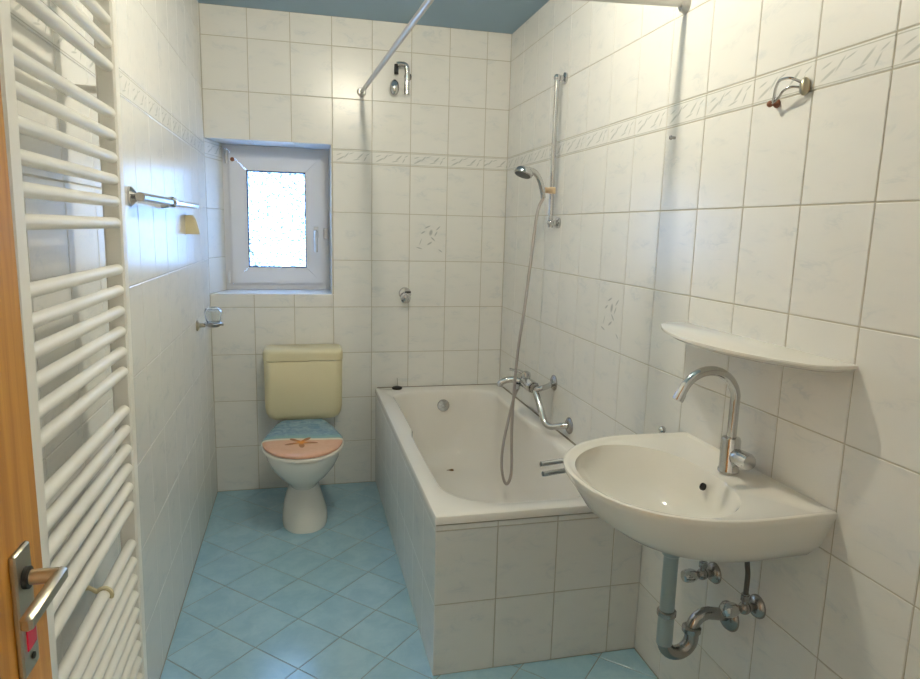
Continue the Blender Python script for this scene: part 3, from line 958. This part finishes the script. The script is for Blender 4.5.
# ------------------------------------------------------------------ shelf
SY0, SY1, SZ = -2.455, -1.825, 1.168
shl = MB()
def shelf_out(k, z):
    pts = []
    n = 48; yc = (SY0 + SY1) / 2; hy = (SY1 - SY0) / 2 - k
    for i in range(n + 1):
        t = -1 + 2 * i / n
        d = .080 + .098 * (1 - abs(t) ** 2.2)
        e_ = 1 - max(0, (abs(t) - .95) / .05) ** 2 * .30
        pts.append((XR - d * e_ + k, yc + t * hy, z))
    pts.append((XR - .0005, SY1 - k, z)); pts.append((XR - .0005, SY0 + k, z))
    return pts
shl.loft([shelf_out(.034, SZ - .022), shelf_out(.012, SZ - .015), shelf_out(.001, SZ - .008), shelf_out(0, SZ - .004), shelf_out(.001, SZ - .001), shelf_out(.004, SZ)], True, True)
shelf = shl.build('wall_shelf', 'ceramic')
tag(shelf, 'curved white ceramic shelf on the wall over the washbasin', 'shelf')

# ------------------------------------------------------------------ towel arms beside the basin
ta = thing('towel_holder', 'chrome towel holder with two swinging arms between basin and bathtub', 'towel holder', (XR, -1.795, .79))
MB().lathe((XR - .0003, -1.795, .785), (-1, 0, 0), [(.026, 0), (.026, .006), (.018, .012), (.012, .02)], 20).tube([(XR - .03, -1.795, .735), (XR - .03, -1.795, .828)], .009, 12).ball((XR - .03, -1.795, .828), .011).build('wall_mount', 'chrome', ta)
MB().tube([(XR - .03, -1.795, .775), (1.092, -1.883, .775)], .0075, 12).build('arm', 'chrome', ta)
MB().tube([(XR - .03, -1.795, .745), (1.099, -1.883, .745)], .0075, 12).build('arm', 'chrome', ta)

# ------------------------------------------------------------------ hook on the right wall
wh = thing('wall_hook', 'thin curved metal holder on the leaf border above the shelf', 'hook', (XR, -2.215, 1.76))
MB().ball((XR - .008, -2.225, 1.758), .016, (.7, .8, 1.25)).build('base', 'nickel', wh)
MB().tube(catmull([(XR - .012, -2.222, 1.766), (XR - .035, -2.212, 1.776), (XR - .045, -2.190, 1.775), (XR - .040, -2.172, 1.764), (XR - .030, -2.155, 1.745), (XR - .022, -2.140, 1.734)], 6), .0033, 8).build('upper_wire', 'chrome', wh)
MB().tube(catmull([(XR - .012, -2.222, 1.756), (XR - .030, -2.210, 1.758), (XR - .034, -2.190, 1.753), (XR - .026, -2.165, 1.742), (XR - .022, -2.140, 1.734)], 6), .0026, 8).build('lower_wire', 'dull_chrome', wh)
MB().lathe((XR, -2.132, 1.737), (-1, 0, 0), [(.010, 0), (.010, .004), (.006, .010), (.006, .022)], 14).ball((XR - .024, -2.136, 1.734), .0075).build('tip', 'brownspot', wh)

scr = MB().lathe((XR, -1.690, 1.713), (-1, 0, 0), [(.0045, 0), (.0045, .012), (.007, .013), (.006, .017)], 12).build('wall_screw', 'dull_chrome')
tag(scr, 'lone small screw in the tiled wall under the rod end', 'screw')

# ------------------------------------------------------------------ back wall fittings
bh = thing('shower_bracket', 'chrome double bracket fixed high on the back wall', 'bracket', (.965, 0, 2.17))
MB().lathe((.995, 0, 2.195), (0, -1, 0), [(.020, 0), (.020, .005), (.014, .010)], 18).tube([(.995, -.004, 2.195), (.995, -.03, 2.20)], .010, 12).build('wall_plate', 'dull_chrome', bh)
MB().tube(catmull([(.985, -.032, 2.118), (.985, -.034, 2.16), (.986, -.035, 2.215), (.978, -.036, 2.243), (.95, -.038, 2.247), (.932, -.040, 2.243)], 6), .013, 14).build('arm', 'chrome', bh)
MB().tube([(.930, -.040, 2.244), (.930, -.040, 2.196)], .011, 12).build('hook_end', 'black', bh)
MB().tube([(.985, -.032, 2.132), (.985, -.032, 2.102)], .0135, 14).build('sleeve', 'chrome', bh)
MB().ball((.922, -.030, 2.133), .040, (.62, .55, 1.0)).lathe((.922, -.006, 2.133), (0, -1, 0), [(.012, -.006), (.010, .012)], 12).build('oval_knob', 'chrome', bh)

bv = thing('shower_valve', 'small chrome stop valve on the back wall over the tub', 'valve', (.985, 0, 1.045))
MB().lathe((.992, .001, 1.070), (0, -1, 0), [(.034, 0), (.034, .004), (.030, .010), (.014, .013)], 26).build('wall_rosette', 'chrome', bv)
MB().tube([(.992, -.008, 1.068), (.988, -.05, 1.055)], .011, 14).build('stem', 'dull_chrome', bv)
MB().lathe((.988, -.045, 1.055), (-.08, -1, -.2), [(.014, 0), (.026, .008), (.028, .020), (.026, .034), (.016, .040), (.005, .041)], 10).build('knob', 'chrome', bv)
MB().tube([(.994, -.018, 1.078), (1.020, -.028, 1.080)], [.006, .005], 10).build('lever', 'black', bv)

# ------------------------------------------------------------------ left wall fittings
tb = thing('towel_bar', 'chrome towel bar on the left wall beside the towel radiator', 'towel bar', (XL, -1.55, 1.49))
MB().lathe((XL + .0003, -1.550, 1.490), (1, 0, 0), [(.027, 0), (.027, .006), (.020, .012), (.013, .018)], 22).tube([(XL + .001, -1.550, 1.490), (.018, -1.552, 1.489)], .012, 14).build('wall_mount', 'chrome', tb)
MB().tube([(.020, -1.575, 1.489), (.022, -1.130, 1.489)], .0125, 16).build('bar', 'dull_chrome', tb)
MB().lathe((.022, -1.140, 1.489), (0, 1, 0), [(.0135, 0), (.018, .004), (.018, .026), (.012, .030)], 18).tube([(XL + .001, -1.130, 1.474), (.018, -1.130, 1.480)], .008, 10).build('bracket', 'chrome', tb)
MB().tube([(.022, -1.112, 1.489), (.024, -.60, 1.489)], .0115, 16).ball((.024, -.60, 1.489), .0115).build('outer_bar', 'chrome', tb)

bg_ = MB()
prof = [(1.376, 0, .050), (1.380, 0, .053), (1.41, 0, .047), (1.440, 0, .038), (1.450, 0, .030), (1.453, 0, .022)]
bg_.loft([[(XL + d, -.640 + w, z) for d, w in ((0, -.018), (dd * .8, -.017), (dd, -.010), (dd, .010), (dd * .8, .017), (0, .018))] for z, s, dd in prof], True, True)
bgo = bg_.build('plastic_holder', 'beige')
tag(bgo, 'small beige plastic holder on the left wall below the towel bar end', 'holder')

gh = thing('tumbler_holder', 'chrome holder on the left wall beside the window sill', 'holder', (XL, -.47, .975))
MB().lathe((XL + .0003, -.475, .972), (1, 0, 0), [(.024, 0), (.024, .006), (.016, .012)], 20).tube([(XL, -.475, .972), (.025, -.472, .974)], .010, 12).build('wall_mount', 'nickel', gh)
ringp = arc((.058, -.470, .980), .036, 0, 2 * math.pi, 28, (1, 0, 0), (0, 1, 0))
MB().tube(ringp, .006, 10).tube([(.020, -.472, .974), (.10, -.468, .976)], .006, 8).build('ring', 'dull_chrome', gh)
MB().lathe((.058, -.470, .966), (0, 0, 1), [(.024, 0), (.030, .006), (.034, .020), (.029, .022), (.008, .010)], 24).build('cup', 'dull_chrome', gh)
gl = MB().lathe((.058, -.470, .982), (0, 0, 1), [(.026, 0), (.034, .020), (.038, .048), (.034, .066), (.022, .072), (.019, .070), (.030, .060), (.034, .046), (.030, .022), (.022, .005)], 28).build('glass_tumbler', 'glass')
tag(gl, 'round clear glass tumbler sitting in the chrome holder', 'tumbler')

# ------------------------------------------------------------------ towel radiator
rad = thing('towel_radiator', 'tall white tubular towel radiator on the left wall', 'radiator', (.05, -2.29, .2))
RY0, RY1, RFX = -2.572, -2.040, .084
RZ0, RZ1 = .235, 1.985
for (y0, y1) in ((RY0 - .002, RY0 + .038), (RY1 + .0, RY1 + .036)):
    MB().box(.048, RFX, y0, y1, RZ0, RZ1, .004).build('upright', 'radiator', rad)
bars = []
for gtop in (1.945, 1.637, 1.323, 1.019):
    bars += [gtop - .0437 * k for k in range(6)]
bars += [.709 - .0412 * k for k in range(12)]
me_bar = None
for z in bars:
    if me_bar is None:
        o = MB().tube([(0, RY0 + .034, 0), (0, RY1 + .004, 0)], .0112, 16).build('heating_tube', 'radiator', rad)
        me_bar = o.data
        o.location = (RFX - .0135, 0, z)
    else:
        o = bpy.data.objects.new('heating_tube', me_bar); COL.objects.link(o); attach(o, rad)
        o.location = (RFX - .0135, 0, z)
LEAN = .0104
def lean_off(z): return .0146 - LEAN * (z - .2)
for (y, z) in ((RY0 + .016, 1.682), (RY1 + .018, 1.682), (RY0 + .016, .760), (RY1 + .018, .760)):
    MB().tube([(XL + .002 + lean_off(z), y, z), (.052, y, z)], .008, 12).lathe((XL + .002 + lean_off(z), y, z), (1, 0, 0), [(.016, 0), (.018, .005), (.010, .008)], 16).build('wall_bracket', 'radiator', rad)
clip = MB().tube([(XL + .002 + lean_off(.722), -2.25, .722), (.045, -2.25, .726)] + [Vector((RFX - .0135 + .0135 * math.cos(a), -2.25, .709 + .0135 * math.sin(a))) for a in [math.radians(150 - 20 * k) for k in range(10)]], .0045, 8)
clip.build('clip', 'beige', rad)

rad.location.x -= .0146
rad.rotation_euler.y = LEAN

# ------------------------------------------------------------------ ceiling lamp
lamp = thing('ceiling_lamp', 'bare bulb lighting the bathroom from the blue ceiling', 'lamp', (LAMP.x, LAMP.y, ZC))
MB().lathe((LAMP.x, LAMP.y, ZC), (0, 0, -1), [(.045, 0), (.045, .012), (.020, .020), (.017, .030)], 28).build('base', 'lampbase', lamp)
MB().ball(LAMP, .032, (1, 1, 1.15), 24, 14).build('bulb', 'lamp', lamp)

hl = thing('hall_fill_lamp', 'added unseen fill lamp on the hall ceiling outside the doorway', 'lamp', (1.75, -4.25, ZC))  # added unseen lamp, bounces fill light through the doorway onto the lower room
MB().lathe((1.75, -4.25, ZC), (0, 0, -1), [(.07, 0), (.07, .02), (.05, .03)], 24).build('base', 'lampbase', hl)
MB().ball((1.75, -4.25, ZC - .11), .085, (1, 1, .9), 20, 12).build('fill_globe', 'hall_fill_lamp', hl)
